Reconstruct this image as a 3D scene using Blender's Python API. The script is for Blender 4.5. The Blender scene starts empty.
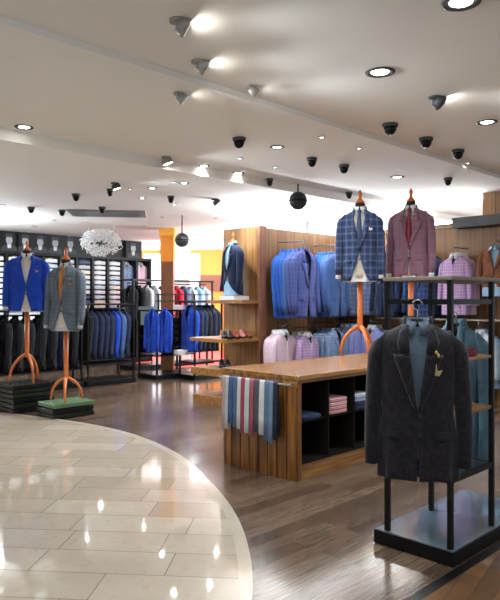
import bpy, math, random
from mathutils import Vector, Matrix, noise
random.seed(7)
C = bpy.context.scene.collection
S2 = math.sqrt(0.5)
H = 1.45; F = 640.0
def W(u, v): return ((u-v)*S2, (u+v)*S2)          # store axes at 45 degrees to the view
def R(d): return math.radians(d)

# ------------------------------------------------------------------ materials
MATS = {}
def srgb(c):
    return tuple(((x/255)/12.92 if x/255 <= 0.04045 else ((x/255+0.055)/1.055)**2.4) for x in c) + (1,)
class NT:
    def __init__(s, name):
        s.m = bpy.data.materials.new(name); s.m.use_nodes = True
        s.t = s.m.node_tree; s.b = s.t.nodes['Principled BSDF']
    def n(s, typ, **kw):
        nd = s.t.nodes.new(typ)
        for k, v in kw.items():
            if k.startswith('i_'):
                nd.inputs[k[2:].replace('_', ' ')].default_value = v
            else: setattr(nd, k, v)
        return nd
    def l(s, a, b): s.t.links.new(a, b)
    def math(s, op, a, b=None, c=None):
        nd = s.t.nodes.new('ShaderNodeMath'); nd.operation = op
        for i, x in enumerate((a, b, c)):
            if x is None: continue
            if hasattr(x, 'is_output'): s.l(x, nd.inputs[i])
            else: nd.inputs[i].default_value = x
        return nd.outputs[0]
    def mix(s, f, a, b):
        nd = s.t.nodes.new('ShaderNodeMix'); nd.data_type = 'RGBA'
        for k, x in ((0, f), (6, a), (7, b)):
            if hasattr(x, 'is_output'): s.l(x, nd.inputs[k])
            else: nd.inputs[k].default_value = x
        return nd.outputs[2]
    def noise(s, vec, scale, detail=3, rough=.55):
        nd = s.n('ShaderNodeTexNoise'); nd.inputs['Scale'].default_value = scale
        nd.inputs['Detail'].default_value = detail; nd.inputs['Roughness'].default_value = rough
        if vec is not None: s.l(vec, nd.inputs['Vector'])
        return nd.outputs['Fac']
    def coords(s, kind='Object', rot=0, scale=(1, 1, 1)):
        tc = s.n('ShaderNodeTexCoord'); mp = s.n('ShaderNodeMapping')
        mp.inputs['Rotation'].default_value = (0, 0, rot); mp.inputs['Scale'].default_value = scale
        s.l(tc.outputs[kind], mp.inputs['Vector']); return mp.outputs[0]
    def bump(s, h, strength=.2, dist=.01):
        nd = s.n('ShaderNodeBump'); nd.inputs['Strength'].default_value = strength; nd.inputs['Distance'].default_value = dist
        s.l(h, nd.inputs['Height']); s.l(nd.outputs[0], s.b.inputs['Normal'])
def plain(name, c, rough=.6, metal=0, emit=0, spec=.5, var=.12, sc=25):
    if name in MATS: return MATS[name]
    t = NT(name); col = srgb(c)
    t.b.inputs['Roughness'].default_value = rough; t.b.inputs['Metallic'].default_value = metal
    t.b.inputs['Specular IOR Level'].default_value = spec
    if emit:
        t.b.inputs['Base Color'].default_value = col
        t.b.inputs['Emission Color'].default_value = col; t.b.inputs['Emission Strength'].default_value = emit
    else:
        f = t.noise(t.coords(), sc)
        dk = tuple(x*(1-var) for x in col[:3])+(1,); lt = tuple(min(1, x*(1+var)) for x in col[:3])+(1,)
        t.l(t.mix(f, dk, lt), t.b.inputs['Base Color'])
    MATS[name] = t.m; return t.m
def fabric(name, c, kind='plain', c2=None, per=.05, w=.16, rough=.85):
    if name in MATS: return MATS[name]
    t = NT(name); col = srgb(c)
    co = t.coords(); f = t.noise(co, 14, 4); f2 = t.noise(co, 260, 2)
    a = t.mix(f, tuple(x*.72 for x in col[:3])+(1,), tuple(min(1, x*1.25) for x in col[:3])+(1,))
    a = t.mix(t.math('MULTIPLY', f2, .35), a, tuple(min(1, x*1.7+.01) for x in col[:3])+(1,))
    if kind == 'tweed':
        q = t.n('ShaderNodeMapRange'); q.inputs['From Min'].default_value = .42; q.inputs['From Max'].default_value = .66
        t.l(t.noise(co, 42, 5, .75), q.inputs['Value'])
        a = t.mix(t.math('MULTIPLY', q.outputs[0], .5), a, srgb(c2))
    elif kind != 'plain':
        sp = t.n('ShaderNodeSeparateXYZ'); t.l(co, sp.inputs[0])
        def line(ch, per, w):
            fr = t.math('FRACT', t.math('ADD', t.math('DIVIDE', sp.outputs[ch], per), 100.3))
            return t.math('LESS_THAN', fr, w)
        lx = line('X', per, w)
        if kind == 'plaid':
            lz = line('Z', per*1.15, w); k = t.math('MULTIPLY', t.math('ADD', lx, lz), .5)
            k = t.math('MINIMUM', t.math('ADD', k, t.math('MULTIPLY', line('X', per/3.1, .12), .15)), 1)
        elif kind == 'check':
            lz = line('Z', per, .5); k = t.math('MULTIPLY', t.math('ADD', line('X', per, .5), lz), .35)
        else: k = t.math('MULTIPLY', lx, .7)
        a = t.mix(k, a, srgb(c2))
    t.l(a, t.b.inputs['Base Color']); t.b.inputs['Roughness'].default_value = rough
    t.b.inputs['Specular IOR Level'].default_value = .2
    t.b.inputs['Sheen Weight'].default_value = .15
    t.bump(t.noise(co, 9, 3), .5, .02)
    MATS[name] = t.m; return t.m
def wood(name, c1, c2, axis='Z', rough=.4, sc=1.0, plank=0, coat=.0):
    if name in MATS: return MATS[name]
    t = NT(name)
    st = {'X': (.6, 9, 9), 'Y': (9, .6, 9), 'Z': (9, 9, .6)}[axis]
    st = tuple(x*sc for x in st)
    co = t.coords(scale=st)
    f = t.noise(co, 2.2, 6, .62); g = t.noise(co, 9, 3)
    rm = t.n('ShaderNodeMapRange'); rm.inputs['From Min'].default_value = .36; rm.inputs['From Max'].default_value = .64; t.l(f, rm.inputs['Value'])
    a = t.mix(rm.outputs[0], srgb(c1), srgb(c2))
    a = t.mix(t.math('MULTIPLY', g, .45), a, tuple(x*.45 for x in srgb(c1)[:3])+(1,))
    if plank:
        co2 = t.coords(); sp = t.n('ShaderNodeSeparateXYZ'); t.l(co2, sp.inputs[0])
        q = t.math('DIVIDE', t.math('ADD', sp.outputs['X'], sp.outputs['Y']), plank)
        fr = t.math('FRACT', t.math('ADD', q, 100)); ed = t.math('LESS_THAN', fr, .05)
        wn = t.n('ShaderNodeTexWhiteNoise', noise_dimensions='1D'); t.l(t.math('FLOOR', t.math('ADD', q, 100)), wn.inputs['W'])
        a = t.mix(t.math('MULTIPLY', wn.outputs['Value'], .35), a, tuple(x*.4 for x in srgb(c1)[:3])+(1,))
        a = t.mix(ed, a, tuple(x*.2 for x in srgb(c1)[:3])+(1,))
    t.l(a, t.b.inputs['Base Color']); t.b.inputs['Roughness'].default_value = rough
    t.b.inputs['Coat Weight'].default_value = coat; t.b.inputs['Coat Roughness'].default_value = .15
    MATS[name] = t.m; return t.m

def floor_wood_mat():
    t = NT('dark_plank_floor'); co = t.coords(rot=R(-45))
    br = t.n('ShaderNodeTexBrick', offset=.37, squash=1)
    br.inputs['Scale'].default_value = 1; br.inputs['Brick Width'].default_value = 1.1; br.inputs['Row Height'].default_value = .11
    br.inputs['Mortar Size'].default_value = .0025; br.inputs['Mortar Smooth'].default_value = .3; br.inputs['Bias'].default_value = 0
    br.inputs['Color1'].default_value = srgb((86, 68, 55)); br.inputs['Color2'].default_value = srgb((126, 104, 86)); br.inputs['Mortar'].default_value = srgb((52, 38, 30))
    t.l(co, br.inputs['Vector'])
    mp = t.n('ShaderNodeMapping'); mp.inputs['Scale'].default_value = (2.2, 30, 1); t.l(co, mp.inputs['Vector'])
    g = t.noise(mp.outputs[0], 2.3, 6, .65)
    rmp = t.n('ShaderNodeMapRange'); rmp.inputs['From Min'].default_value = .35; rmp.inputs['From Max'].default_value = .68; t.l(g, rmp.inputs['Value'])
    a = t.mix(t.math('MULTIPLY', rmp.outputs[0], .6), br.outputs['Color'], srgb((46, 34, 27)))
    t.l(a, t.b.inputs['Base Color'])
    t.l(t.math('ADD', t.math('MULTIPLY', g, .16), .16), t.b.inputs['Roughness'])
    t.b.inputs['Coat Weight'].default_value = .25; t.b.inputs['Coat Roughness'].default_value = .12
    t.bump(g, .08, .004)
    return t.m
def marble_mat():
    t = NT('cream_marble_tiles'); co = t.coords(rot=R(5))
    br = t.n('ShaderNodeTexBrick', offset=.42, offset_frequency=2, squash=.8, squash_frequency=3)
    br.inputs['Scale'].default_value = 1; br.inputs['Brick Width'].default_value = .74; br.inputs['Row Height'].default_value = .3
    br.inputs['Mortar Size'].default_value = .0035; br.inputs['Mortar Smooth'].default_value = .3
    br.inputs['Color1'].default_value = srgb((204, 192, 176)); br.inputs['Color2'].default_value = srgb((182, 168, 150)); br.inputs['Mortar'].default_value = srgb((132, 116, 98))
    t.l(co, br.inputs['Vector'])
    f = t.noise(co, 3.5, 8, .7); f2 = t.noise(co, 22, 4, .6)
    r = t.n('ShaderNodeMapRange'); r.inputs['From Min'].default_value = .42; r.inputs['From Max'].default_value = .75; t.l(f, r.inputs['Value'])
    a = t.mix(t.math('MULTIPLY', r.outputs[0], .55), br.outputs['Color'], srgb((184, 162, 138)))
    r2 = t.n('ShaderNodeMapRange'); r2.inputs['From Min'].default_value = .56; r2.inputs['From Max'].default_value = .72; t.l(f2, r2.inputs['Value'])
    a = t.mix(t.math('MULTIPLY', r2.outputs[0], .35), a, srgb((168, 146, 122)))
    t.l(a, t.b.inputs['Base Color']); t.b.inputs['Roughness'].default_value = .05
    t.b.inputs['Specular IOR Level'].default_value = .6
    t.bump(t.math('ADD', t.noise(co, 5, 2), t.math('MULTIPLY', br.outputs['Fac'], -.6)), .03, .003)
    return t.m
def herring_mat():
    t = NT('diamond_parquet'); co = t.coords(rot=R(-45-12))
    ck = t.n('ShaderNodeTexBrick', offset=.5); ck.inputs['Brick Width'].default_value = .3; ck.inputs['Row Height'].default_value = .1; ck.inputs['Scale'].default_value = 1
    ck.inputs['Mortar Size'].default_value = .002
    ck.inputs['Color1'].default_value = srgb((74, 50, 32)); ck.inputs['Color2'].default_value = srgb((132, 94, 58)); ck.inputs['Mortar'].default_value = srgb((55, 33, 18))
    t.l(co, ck.inputs['Vector']); g = t.noise(co, 14, 5)
    a = t.mix(t.math('MULTIPLY', g, .6), ck.outputs['Color'], srgb((60, 40, 26)))
    t.l(a, t.b.inputs['Base Color']); t.b.inputs['Roughness'].default_value = .3
    return t.m

M_wall = plain('white_paint', (236, 234, 230), .7, var=.02)
M_ceil = plain('ceiling_paint', (240, 238, 234), .8, var=.02, sc=3)
M_orange = plain('orange_paint', (226, 138, 44), .6, var=.06)
M_black = plain('black_metal', (8, 8, 10), .4, var=.2, spec=.25)
M_blackp = plain('black_panel', (11, 12, 15), .5, var=.2, spec=.3)
M_gloss = plain('black_gloss_platform', (132, 150, 166), .08, metal=.55, var=.03)  # pale blue-grey painted in for the ceiling reflected in the black base top
M_darkgrey = plain('dark_grey_metal', (62, 66, 68), .5)
M_chrome = plain('brushed_steel', (170, 172, 175), .3, metal=.9)
M_lamp = plain('lamp_glow', (255, 250, 240), emit=16)
M_lamps = plain('lamp_glow_small', (255, 250, 240), emit=60)
M_cove = plain('cove_tube_glow', (255, 250, 244), emit=22)
M_door = plain('daylit_glass', (236, 244, 255), emit=1.4)
M_green = plain('green_glass_top', (96, 128, 92), .25, var=.3)
M_greenedge = plain('dark_green_slab', (28, 40, 30), .25)
M_blkslab = plain('black_slab', (20, 24, 26), .2)
M_coral = plain('coral_carpet', (236, 92, 88), .9)
M_cream = plain('cream_linen', (226, 218, 204), .9)
M_white = plain('white_cotton', (232, 233, 236), .85, var=.05)
M_pole = wood('orange_wood', (208, 98, 26), (238, 136, 50), 'Z', .35, coat=.3)
M_table = wood('table_wood', (138, 84, 34), (206, 148, 80), 'X', .26, coat=.3)
M_tablev = wood('table_slat_wood', (84, 48, 18), (176, 114, 50), 'Z', .35)
M_wallwood = wood('panel_wood', (124, 84, 46), (170, 124, 74), 'Z', .45, plank=.19)
M_shelfwood = wood('shelf_wood', (140, 92, 44), (190, 136, 76), 'X', .4)
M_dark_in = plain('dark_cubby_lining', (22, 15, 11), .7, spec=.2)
M_rail_top = plain('worn_taupe_board', (128, 116, 104), .5, var=.2)

# ------------------------------------------------------------------ mesh helpers
class MB:
    def __init__(s): s.v = []; s.f = []
    def add(s, vs, fs):
        o = len(s.v); s.v += [tuple(p) for p in vs]; s.f += [tuple(i+o for i in f) for f in fs]; return s
    def box(s, x0, x1, y0, y1, z0, z1):
        vs = [(x, y, z) for x in (x0, x1) for y in (y0, y1) for z in (z0, z1)]
        return s.add(vs, [(0, 1, 3, 2), (4, 6, 7, 5), (0, 4, 5, 1), (2, 3, 7, 6), (0, 2, 6, 4), (1, 5, 7, 3)])
    def loft(s, rings, closed=True, caps=True):
        n = len(rings[0]); o = []
        for r in rings: o += list(r)
        fs = []
        for i in range(len(rings)-1):
            for j in range(n if closed else n-1):
                k = (j+1) % n
                fs.append((i*n+j, i*n+k, (i+1)*n+k, (i+1)*n+j))
        if caps and closed:
            fs.append(tuple(range(n))[::-1]); fs.append(tuple((len(rings)-1)*n+j for j in range(n)))
        return s.add(o, fs)
    def lathe(s, prof, n=24, cx=0, cy=0):
        return s.loft([[(cx+r*math.cos(2*math.pi*j/n), cy+r*math.sin(2*math.pi*j/n), z) for j in range(n)] for r, z in prof])
    def tube(s, pts, rad, n=10):
        pts = [Vector(p) for p in pts]; rr = rad if isinstance(rad, (list, tuple)) else [rad]*len(pts)
        rings = []
        up = Vector((0, 0, 1))
        for i, p in enumerate(pts):
            d = (pts[min(i+1, len(pts)-1)]-pts[max(i-1, 0)]).normalized()
            a = d.cross(up)
            if a.length < .05: a = d.cross(Vector((1, 0, 0)))
            a.normalize(); b = d.cross(a).normalized()
            rings.append([p+rr[i]*(math.cos(2*math.pi*j/n)*a+math.sin(2*math.pi*j/n)*b) for j in range(n)])
        return s.loft(rings)
    def obj(s, name, mat, parent=None, smooth=False, bevel=0, solid=0, sub=0):
        me = bpy.data.meshes.new(name); me.from_pydata(s.v, [], s.f); me.update()
        me.materials.append(mat)
        if smooth:
            for p in me.polygons: p.use_smooth = True
        o = bpy.data.objects.new(name, me); C.objects.link(o)
        if parent: o.parent = parent
        if solid:
            m = o.modifiers.new('s', 'SOLIDIFY'); m.thickness = solid; m.offset = 0
        if bevel:
            m = o.modifiers.new('b', 'BEVEL'); m.width = bevel; m.segments = 2; m.limit_method = 'ANGLE'
        if sub:
            m = o.modifiers.new('u', 'SUBSURF'); m.levels = sub; m.render_levels = sub
        import bmesh
        bm = bmesh.new(); bm.from_mesh(me); bmesh.ops.recalc_face_normals(bm, faces=bm.faces); bm.to_mesh(me); bm.free()
        return o
def tag(o, label, cat, group=None, kind=None):
    o['label'] = label; o['category'] = cat
    if group: o['group'] = group
    if kind: o['kind'] = kind
    return o
def thing(name, label, cat, loc=(0, 0, 0), rz=0, group=None):
    o = bpy.data.objects.new(name, None); o.empty_display_size = .1; C.objects.link(o)
    o.location = loc; o.rotation_euler = (0, 0, R(rz)); return tag(o, label, cat, group)
def struct(o): o['kind'] = 'structure'; return o
def dup(root, loc, rz=None, label=None, group=None):
    r = root.copy(); C.objects.link(r); r.location = loc
    if rz is not None: r.rotation_euler = (0, 0, R(rz))
    if label: r['label'] = label
    if group: r['group'] = group
    for ch in list(root.children):
        c = ch.copy(); C.objects.link(c); c.parent = r
        for g in ch.children:
            d = g.copy(); C.objects.link(d); d.parent = c
    return r
ORD = ['first', 'second', 'third', 'fourth', 'fifth', 'sixth', 'seventh', 'eighth', 'ninth', 'tenth', 'eleventh', 'twelfth', 'thirteenth', 'fourteenth']

# ------------------------------------------------------------------ setting
m = MB(); m.add([(-14, -2, 0), (14, -2, 0), (14, 22, 0), (-14, 22, 0)], [(0, 1, 2, 3)])
struct(m.obj('floor', floor_wood_mat()))
curve = [(-5.2, 8.75), (-4.2, 8.55), (-3.2, 8.21), (-2.63, 7.93), (-1.86, 7.45), (-1.21, 6.83), (-.66, 5.98), (-.32, 5.1), (-.11, 4.38), (-.01, 3.74), (.01, 3.09), (-.08, 2.3), (-.35, 1.5), (-.9, .6)]
def catmull(P, k=8):
    out = []
    for i in range(len(P)-1):
        p0 = Vector(P[max(i-1, 0)]); p1 = Vector(P[i]); p2 = Vector(P[i+1]); p3 = Vector(P[min(i+2, len(P)-1)])
        for j in range(k):
            t = j/k
            out.append(.5*((2*p1)+(-p0+p2)*t+(2*p0-5*p1+4*p2-p3)*t*t+(-p0+3*p1-3*p2+p3)*t**3))
    out.append(Vector(P[-1])); return out
cv = catmull([Vector(p) for p in curve])
pts = [(p.x, p.y) for p in cv]
m = MB(); n = len(pts)
vs = [(x, y, .006) for x, y in pts] + [(-9, .6, .006), (-9, 8.75, .006)]
m.add(vs, [tuple(range(len(vs)))])
vs2 = [(x, y, 0) for x, y in pts]
m.add([(x, y, .006) for x, y in pts]+vs2, [(i, i+1, n+i+1, n+i) for i in range(n-1)])
struct(m.obj('trim_1', marble_mat()))
bpy.data.objects['trim_1'].name = 'floor_marble'
m = MB(); nb = []
for i in range(n):
    a = cv[max(i-1, 0)]; b = cv[min(i+1, n-1)]; d = (b-a).normalized(); nrm = Vector((-d.y, d.x))
    nb.append(nrm)
m.loft([[(p.x-q.x*.075, p.y-q.y*.075, .0085) for p, q in zip(cv, nb)], [(p.x, p.y, .0085) for p in cv], [(p.x, p.y, 0) for p in cv]], closed=False)
struct(m.obj('trim_2', plain('pale_marble_border', (196, 184, 166), .1, var=.12, sc=6)))
def quad_uv(u0, u1, v0, v1, z):
    return [(*W(u0, v0), z), (*W(u1, v0), z), (*W(u1, v1), z), (*W(u0, v1), z)]
m = MB(); m.add(quad_uv(-3, 12, -8, 1.60, .004), [(0, 1, 2, 3)])
struct(m.obj('floor_parquet', herring_mat()))
m = MB(); a = quad_uv(-3, 12, 1.60, 1.655, .006); b = quad_uv(-3, 12, 1.60, 1.655, .0); m.add(b+a, [(4, 5, 6, 7), (0, 1, 5, 4), (2, 3, 7, 6)])
struct(m.obj('trim_3', plain('black_floor_strip', (16, 15, 15), .3)))
# ceiling: three levels stepping down away from the camera
def slab(name, u0, u1, v0, v1, z0, z1, mat):
    m = MB(); m.add(quad_uv(u0, u1, v0, v1, z0)+quad_uv(u0, u1, v0, v1, z1), [(0, 3, 2, 1), (4, 5, 6, 7), (0, 1, 5, 4), (1, 2, 6, 5), (2, 3, 7, 6), (3, 0, 4, 7)])
    return m.obj(name, mat)
struct(slab('ceiling', -10, 22, -14, 3.42, 3.0, 3.15, M_ceil))
struct(slab('ceiling', -10, 22, 3.42, 5.48, 2.955, 3.15, M_ceil))
struct(slab('ceiling', -10, 22, 5.48, 22, 2.85, 3.15, M_ceil))
# far wall: white with an orange bay and doors
def bx(name, x0, x1, y0, y1, z0, z1, mat, parent=None, bevel=0):
    return MB().box(x0, x1, y0, y1, z0, z1).obj(name, mat, parent, bevel=bevel)
struct(bx('wall_back', -12, -3.1, 18, 18.2, 0, 2.9, M_wall))
struct(bx('wall_back', -3.1, -.3, 18, 18.2, 0, 2.9, M_orange))
struct(bx('wall_back', -.3, 14, 18, 18.2, 0, 2.9, M_wall))
for i, (x0, x1) in enumerate(((-2.93, -2.47), (-1.68, -1.45))):
    e = bpy.data.objects.new('door_%d' % (i+1), None); C.objects.link(e); e['kind'] = 'structure'; e.location = (0, 0, 0)
    bx('door_glass', x0, x1, 17.95, 17.98, .05, 2.7, M_door, e)
    f = MB(); f.box(x0-.05, x0, 17.9, 18, 0, 2.75); f.box(x1, x1+.05, 17.9, 18, 0, 2.75); f.box(x0, x1, 17.9, 18, 2.7, 2.75)
    f.obj('door_frame', M_wall, e)
struct(bx('trim_4', -1.4, -.35, 17.93, 18, 1.7, 2.15, plain('brown_band', (112, 62, 40), .6)))
struct(bx('wall_left', -14, -13.9, -2, 22, 0, 3.1, M_wall))
# low pink/white bulkhead over the dark wall is the far ceiling itself
e = bpy.data.objects.new('column', None)
C.objects.link(e); tag(e, 'square orange column rising to the ceiling behind the middle rack', 'column'); e.location = (-1.62, 12.6, 0)
bx('shaft', -.13, .13, -.13, .13, 2.2, 2.7, M_orange, e); bx('lower_cladding', -.12, .12, -.12, .12, 0, 2.2, plain('brown_cladding', (112, 66, 38), .5), e); bx('capital', -.15, .15, -.15, .15, 2.7, 2.85, plain('amber_paint', (240, 170, 60), .6), e)  # shaft in two tones, darker brown below the orange part
e = bpy.data.objects.new('column', None); C.objects.link(e)
tag(e, 'slim white column behind the middle rack beside the orange column', 'column'); e.location = (-1.65, 15.4, 0)
bx('shaft', -.2, .2, -.2, .2, 0, 2.85, M_wall, e)
o = MB().lathe([(.03, 0), (.03, 2.95)], 12).obj('service_pole', M_chrome, smooth=True); o.location = (1.02, 11.3, 0)
tag(o, 'thin grey steel pole rising behind the wood panel wall', 'pole')
m = MB(); m.box(-2.6, 1.5, 13.7, 17.9, .001, .012); o = m.obj('carpet', M_coral); tag(o, 'coral red carpet on the floor at the far end of the shop', 'carpet')

# ------------------------------------------------------------------ garments
def interp(tab, z):
    if z <= tab[0][0]: return tab[0][1:]
    for i in range(len(tab)-1):
        if z <= tab[i+1][0]:
            t = (z-tab[i][0])/(tab[i+1][0]-tab[i][0]); t = t*t*(3-2*t)*.5+t*.5
            return tuple(a+(b-a)*t for a, b in zip(tab[i][1:], tab[i+1][1:]))
    return tab[-1][1:]
TORSO = [(0, .192, .115), (.15, .190, .115), (.33, .170, .105), (.47, .184, .118), (.58, .190, .112), (.64, .192, .098), (.672, .190, .088), (.690, .172, .076), (.704, .142, .068), (.718, .108, .063), (.734, .080, .058), (.750, .066, .055), (.765, .062, .054)]
NE = 2.35
def surf(x, z, kd=1, infl=0):
    a, b = interp(TORSO, z); a += infl; b = b*kd+infl
    q = min(1, abs(x)/a); return -b*(1-q**NE)**(1/NE)
CUT = [1.0]
def gap(z, opn=1.0, btn=.33, v0=.060):
    if z >= btn: t = (z-btn)/(.70-btn); return min(v0, max(0, max(0, .066*opn*t)))+.001
    t = (btn-z)/btn; return .001+opn*CUT[0]*.095*t**1.6
def torso_mb(kd=1, caps=True, infl=0, opn=1, z0=0, z1=.765, full=False, wr=.004, seed=0, n=44, lev=24, flat=None, btn=.33):
    m = MB(); rings = []
    for i in range(lev+1):
        z = z0+(z1-z0)*i/lev
        a, b = interp(TORSO, z); a += infl; b = b*kd+infl
        g = 0 if full else gap(z, opn, btn); c = math.acos(min(1, (g/a)**(NE/2)))
        ring = []
        cnt = n
        for j in range(cnt):
            th = -c+(math.pi+2*c)*(j/(cnt if full else cnt-1))
            cs, sn = math.cos(th), math.sin(th)
            x = a*math.copysign(abs(cs)**(2/NE), cs); y = b*math.copysign(abs(sn)**(2/NE), sn)
            k = wr*noise.noise(Vector((x*9+seed, y*9, z*5)))*(1 if z < .66 else .3)
            ed = wr*1.6*math.sin(th*9+seed)*max(0, 1-z/.3)
            r = math.hypot(x, y)+1e-6
            ring.append((x+(k+ed)*x/r, y+(k+ed)*y/r, z+(0 if full or z > .02 else -.0)))
        rings.append(ring)
    m.loft(rings, closed=full, caps=full and caps); return m
def sleeve_mb(sx, kd=1, bend=.03, infl=0, z0=.06, seed=0, out=0.0):
    m = MB(); rings = []; N = 18
    tab = [(.690, .166, .006, .012), (.687, .172, .028, .038), (.668, .184, .043, .056), (.60, .197, .046, .064), (.50, .206, .045, .062), (.40, .212, .043, .056), (.30, .218, .040, .050), (.18, .221, .037, .045), (z0, .220, .034, .041)]
    for z, cx, rx, ry in tab:
        t = (.65-z)/.6; y = -bend*t*t*2
        xx = cx+out*t
        rings.append([(sx*(xx+(rx+infl)*math.cos(2*math.pi*j/N)), y+(ry*(.55+.45*kd)+infl)*math.sin(2*math.pi*j/N)+.004*noise.noise(Vector((j, z*14, seed))), z-sx*0-(.022*math.cos(2*math.pi*j/N) if z > .6 else 0)) for j in range(N)])
    m.loft(rings); return m
def strip_on(m, outline, kd, off, th=.004, flip=1):
    """outline: rows of (xin, xout, z) laid on the chest surface."""
    rr = []
    K = 5
    for xi, xo, z in outline:
        row = []
        for k in range(K+1):
            x = xi+(xo-xi)*k/K
            row.append((flip*x, surf(x, z, kd)-off-.010*math.sin(math.pi*k/K), z))
        rr.append(row)
    m.loft(rr, closed=False)
def jacket(label, mat, loc, rz=0, lapel=None, kd=1.0, opn=1.0, scale=(1, 1, 1), group=None, detail=True, square=None, buttons=True, cache={}, name='suit_jacket', cat='jacket', bend=.03, pin=False, seed=0, out=0.0, zc=.06, cut=.35):
    CUT[0] = cut
    key = (cut, name, mat.name, kd, opn, detail, square.name if square else 0, bend, pin, seed, out)
    if key in cache and lapel is None:
        r = dup(cache[key], loc, rz, label, group)
        r.scale = scale
        if not group and 'group' in r: del r['group']
        return r
    t = thing(name, label, cat, loc, rz, group); t.scale = scale
    bd = torso_mb(kd, opn=opn, seed=seed, wr=.007).obj('body', mat, t, True, solid=.006)
    for sx in (-1, 1): sleeve_mb(sx, kd, bend, seed=seed+sx, out=out, z0=zc).obj('sleeve', mat, t, True)
    lm = lapel or mat
    for sx in (-1, 1):
        m = MB(); rows = []
        for i in range(13):
            z = .335+(.60-.335)*i/12; w = .012+.068*(i/12)**.8
            rows.append((gap(z, opn)-.001, gap(z, opn)+w, z))
        strip_on(m, rows, kd, .007, flip=sx)
        rows = [(gap(.60, opn), gap(.60, opn)+.05, .603), (gap(.65, opn)-.002, .1, .655), (.046, .088, .70), (.042, .076, .74)]
        strip_on(m, rows, kd, .008, flip=sx)
        m.obj('lapel', lm, t, True, solid=.005)
    # collar stand round the back of the neck
    m = MB(); rings = []
    for z, r in ((.70, 1.16), (.745, 1.14), (.778, 1.05)):
        rings.append([(r*.064*math.cos(a), r*.056*kd*math.sin(a)+.002, z) for a in [R(-35+250*j/20) for j in range(21)]])
    m.loft(rings, closed=False); m.obj('collar', lm, t, True, solid=.006)
    if detail:
        for sx in (-1, 1):
            m = MB(); strip_on(m, [(.075, .15, .235-.006*0), (.075, .15, .20), ], kd, .008, flip=sx); m.obj('pocket_flap', mat, bd, False, solid=.005)
        if buttons:
            mbt = plain('dark_button', (20, 18, 18), .4)
            for z in (.31, .22):
                x = .008; y = surf(x, z, kd)-.008
                m = MB(); m.add([(x+.009*math.cos(a), y-.003, z+.009*math.sin(a)) for a in [R(30*j) for j in range(12)]]+[(x+.009*math.cos(a), y+.006, z+.009*math.sin(a)) for a in [R(30*j) for j in range(12)]],
                        [tuple(range(12))]+[(j, (j+1) % 12, 12+(j+1) % 12, 12+j) for j in range(12)])
                m.obj('button', mbt, bd)
        if square:
            m = MB(); z = .515; x = .10; y = surf(x, z, kd)-.010
            m.add([(x-.03, y, z), (x+.035, y+.004, z+.005), (x+.03, y+.004, z+.03), (x+.012, y, z+.022), (x, y, z+.045), (x-.018, y, z+.024)], [(0, 1, 2, 3, 4, 5)])
            m.obj('pocket_square', square, bd, solid=.004)
        if pin:
            g = plain('gold_pin', (200, 170, 90), .3, metal=.7)
            for x, z in ((.085, .60), (.095, .585)):
                m = MB(); y = surf(x, z, kd)-.02
                m.lathe([(.001, 0), (.007, .003), (.009, .01), (.004, .018), (.001, .022)], 8); o = m.obj('lapel_pin', g, bd, True); o.location = (x, y, z)
            m = MB(); y = surf(.09, .50, kd)-.014
            m.add([(.065, y, .505), (.10, y, .5), (.115, y, .53), (.09, y, .525), (.085, y, .56)], [(0, 1, 2, 3, 4)]); m.obj('pocket_square', plain('mustard_silk', (170, 150, 110), .6), t, solid=.004)
    if lapel is None: cache[key] = t
    return t
def shirt(label, mat, loc, rz=0, kd=1.0, scale=(1, 1, 1), group=None, sleeves=False, name='dress_shirt', z0=0, cuffs=False, infl=-.012, cache={}):
    key = (mat.name, kd, sleeves, z0, cuffs, infl, name)
    if key in cache:
        r = dup(cache[key], loc, rz, label, group); r.scale = scale
        if not group and 'group' in r: del r['group']
        return r
    t = thing(name, label, 'shirt', loc, rz, group); t.scale = scale
    m = torso_mb(kd, caps=False, infl=infl, full=True, z0=z0, z1=.755, wr=.006, lev=16); m.obj('body', mat, t, True)
    m = MB(); rings = []
    for z, r in ((.738, 1.28), (.765, 1.18), (.80, 1.06)):
        rings.append([(r*.058*math.cos(a), r*.052*(.5+.5*kd)*math.sin(a), z-.02*max(0, -math.sin(a))) for a in [R(-82+344*j/24) for j in range(25)]])
    m.loft(rings, closed=False)
    for sx in (-1, 1): m.add([(sx*.004, -.055, .775), (sx*.05, -.035, .785), (sx*.062, -.062, .725), (sx*.035, -.078, .715)], [(0, 1, 2, 3)])
    m.obj('collar', M_white if sleeves and mat.name[:4] in ('lila', 'pink', 'lave', 'powd') else mat, t, True, solid=.004)
    if sleeves:
        m = MB(); strip_on(m, [(-.040, .040, .748), (-.030, .030, .715), (-.016, .016, .675), (-.002, .002, .635)], kd, .004); m.obj('neck_opening', FBD, t, True)  # dark V patch painting the shade inside the open collar
        m = MB(); strip_on(m, [(-.012, .012, .64), (-.012, .012, .35), (-.012, .012, .03)], kd, .005); m.obj('placket', mat, t, True, solid=.002)
        for sx in (-1, 1): sleeve_mb(sx, kd, .02, -.004, .12).obj('sleeve', mat, t, True)
    if cuffs:
        for sx in (-1, 1):
            m = MB(); N = 18
            m.loft([[(sx*(.221+(.028)*math.cos(2*math.pi*j/N)), -.06+(.036)*math.sin(2*math.pi*j/N), z) for j in range(N)] for z in (.032, .09)])
            m.obj('cuff', mat, t, True)
    cache[key] = t
    return t
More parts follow.
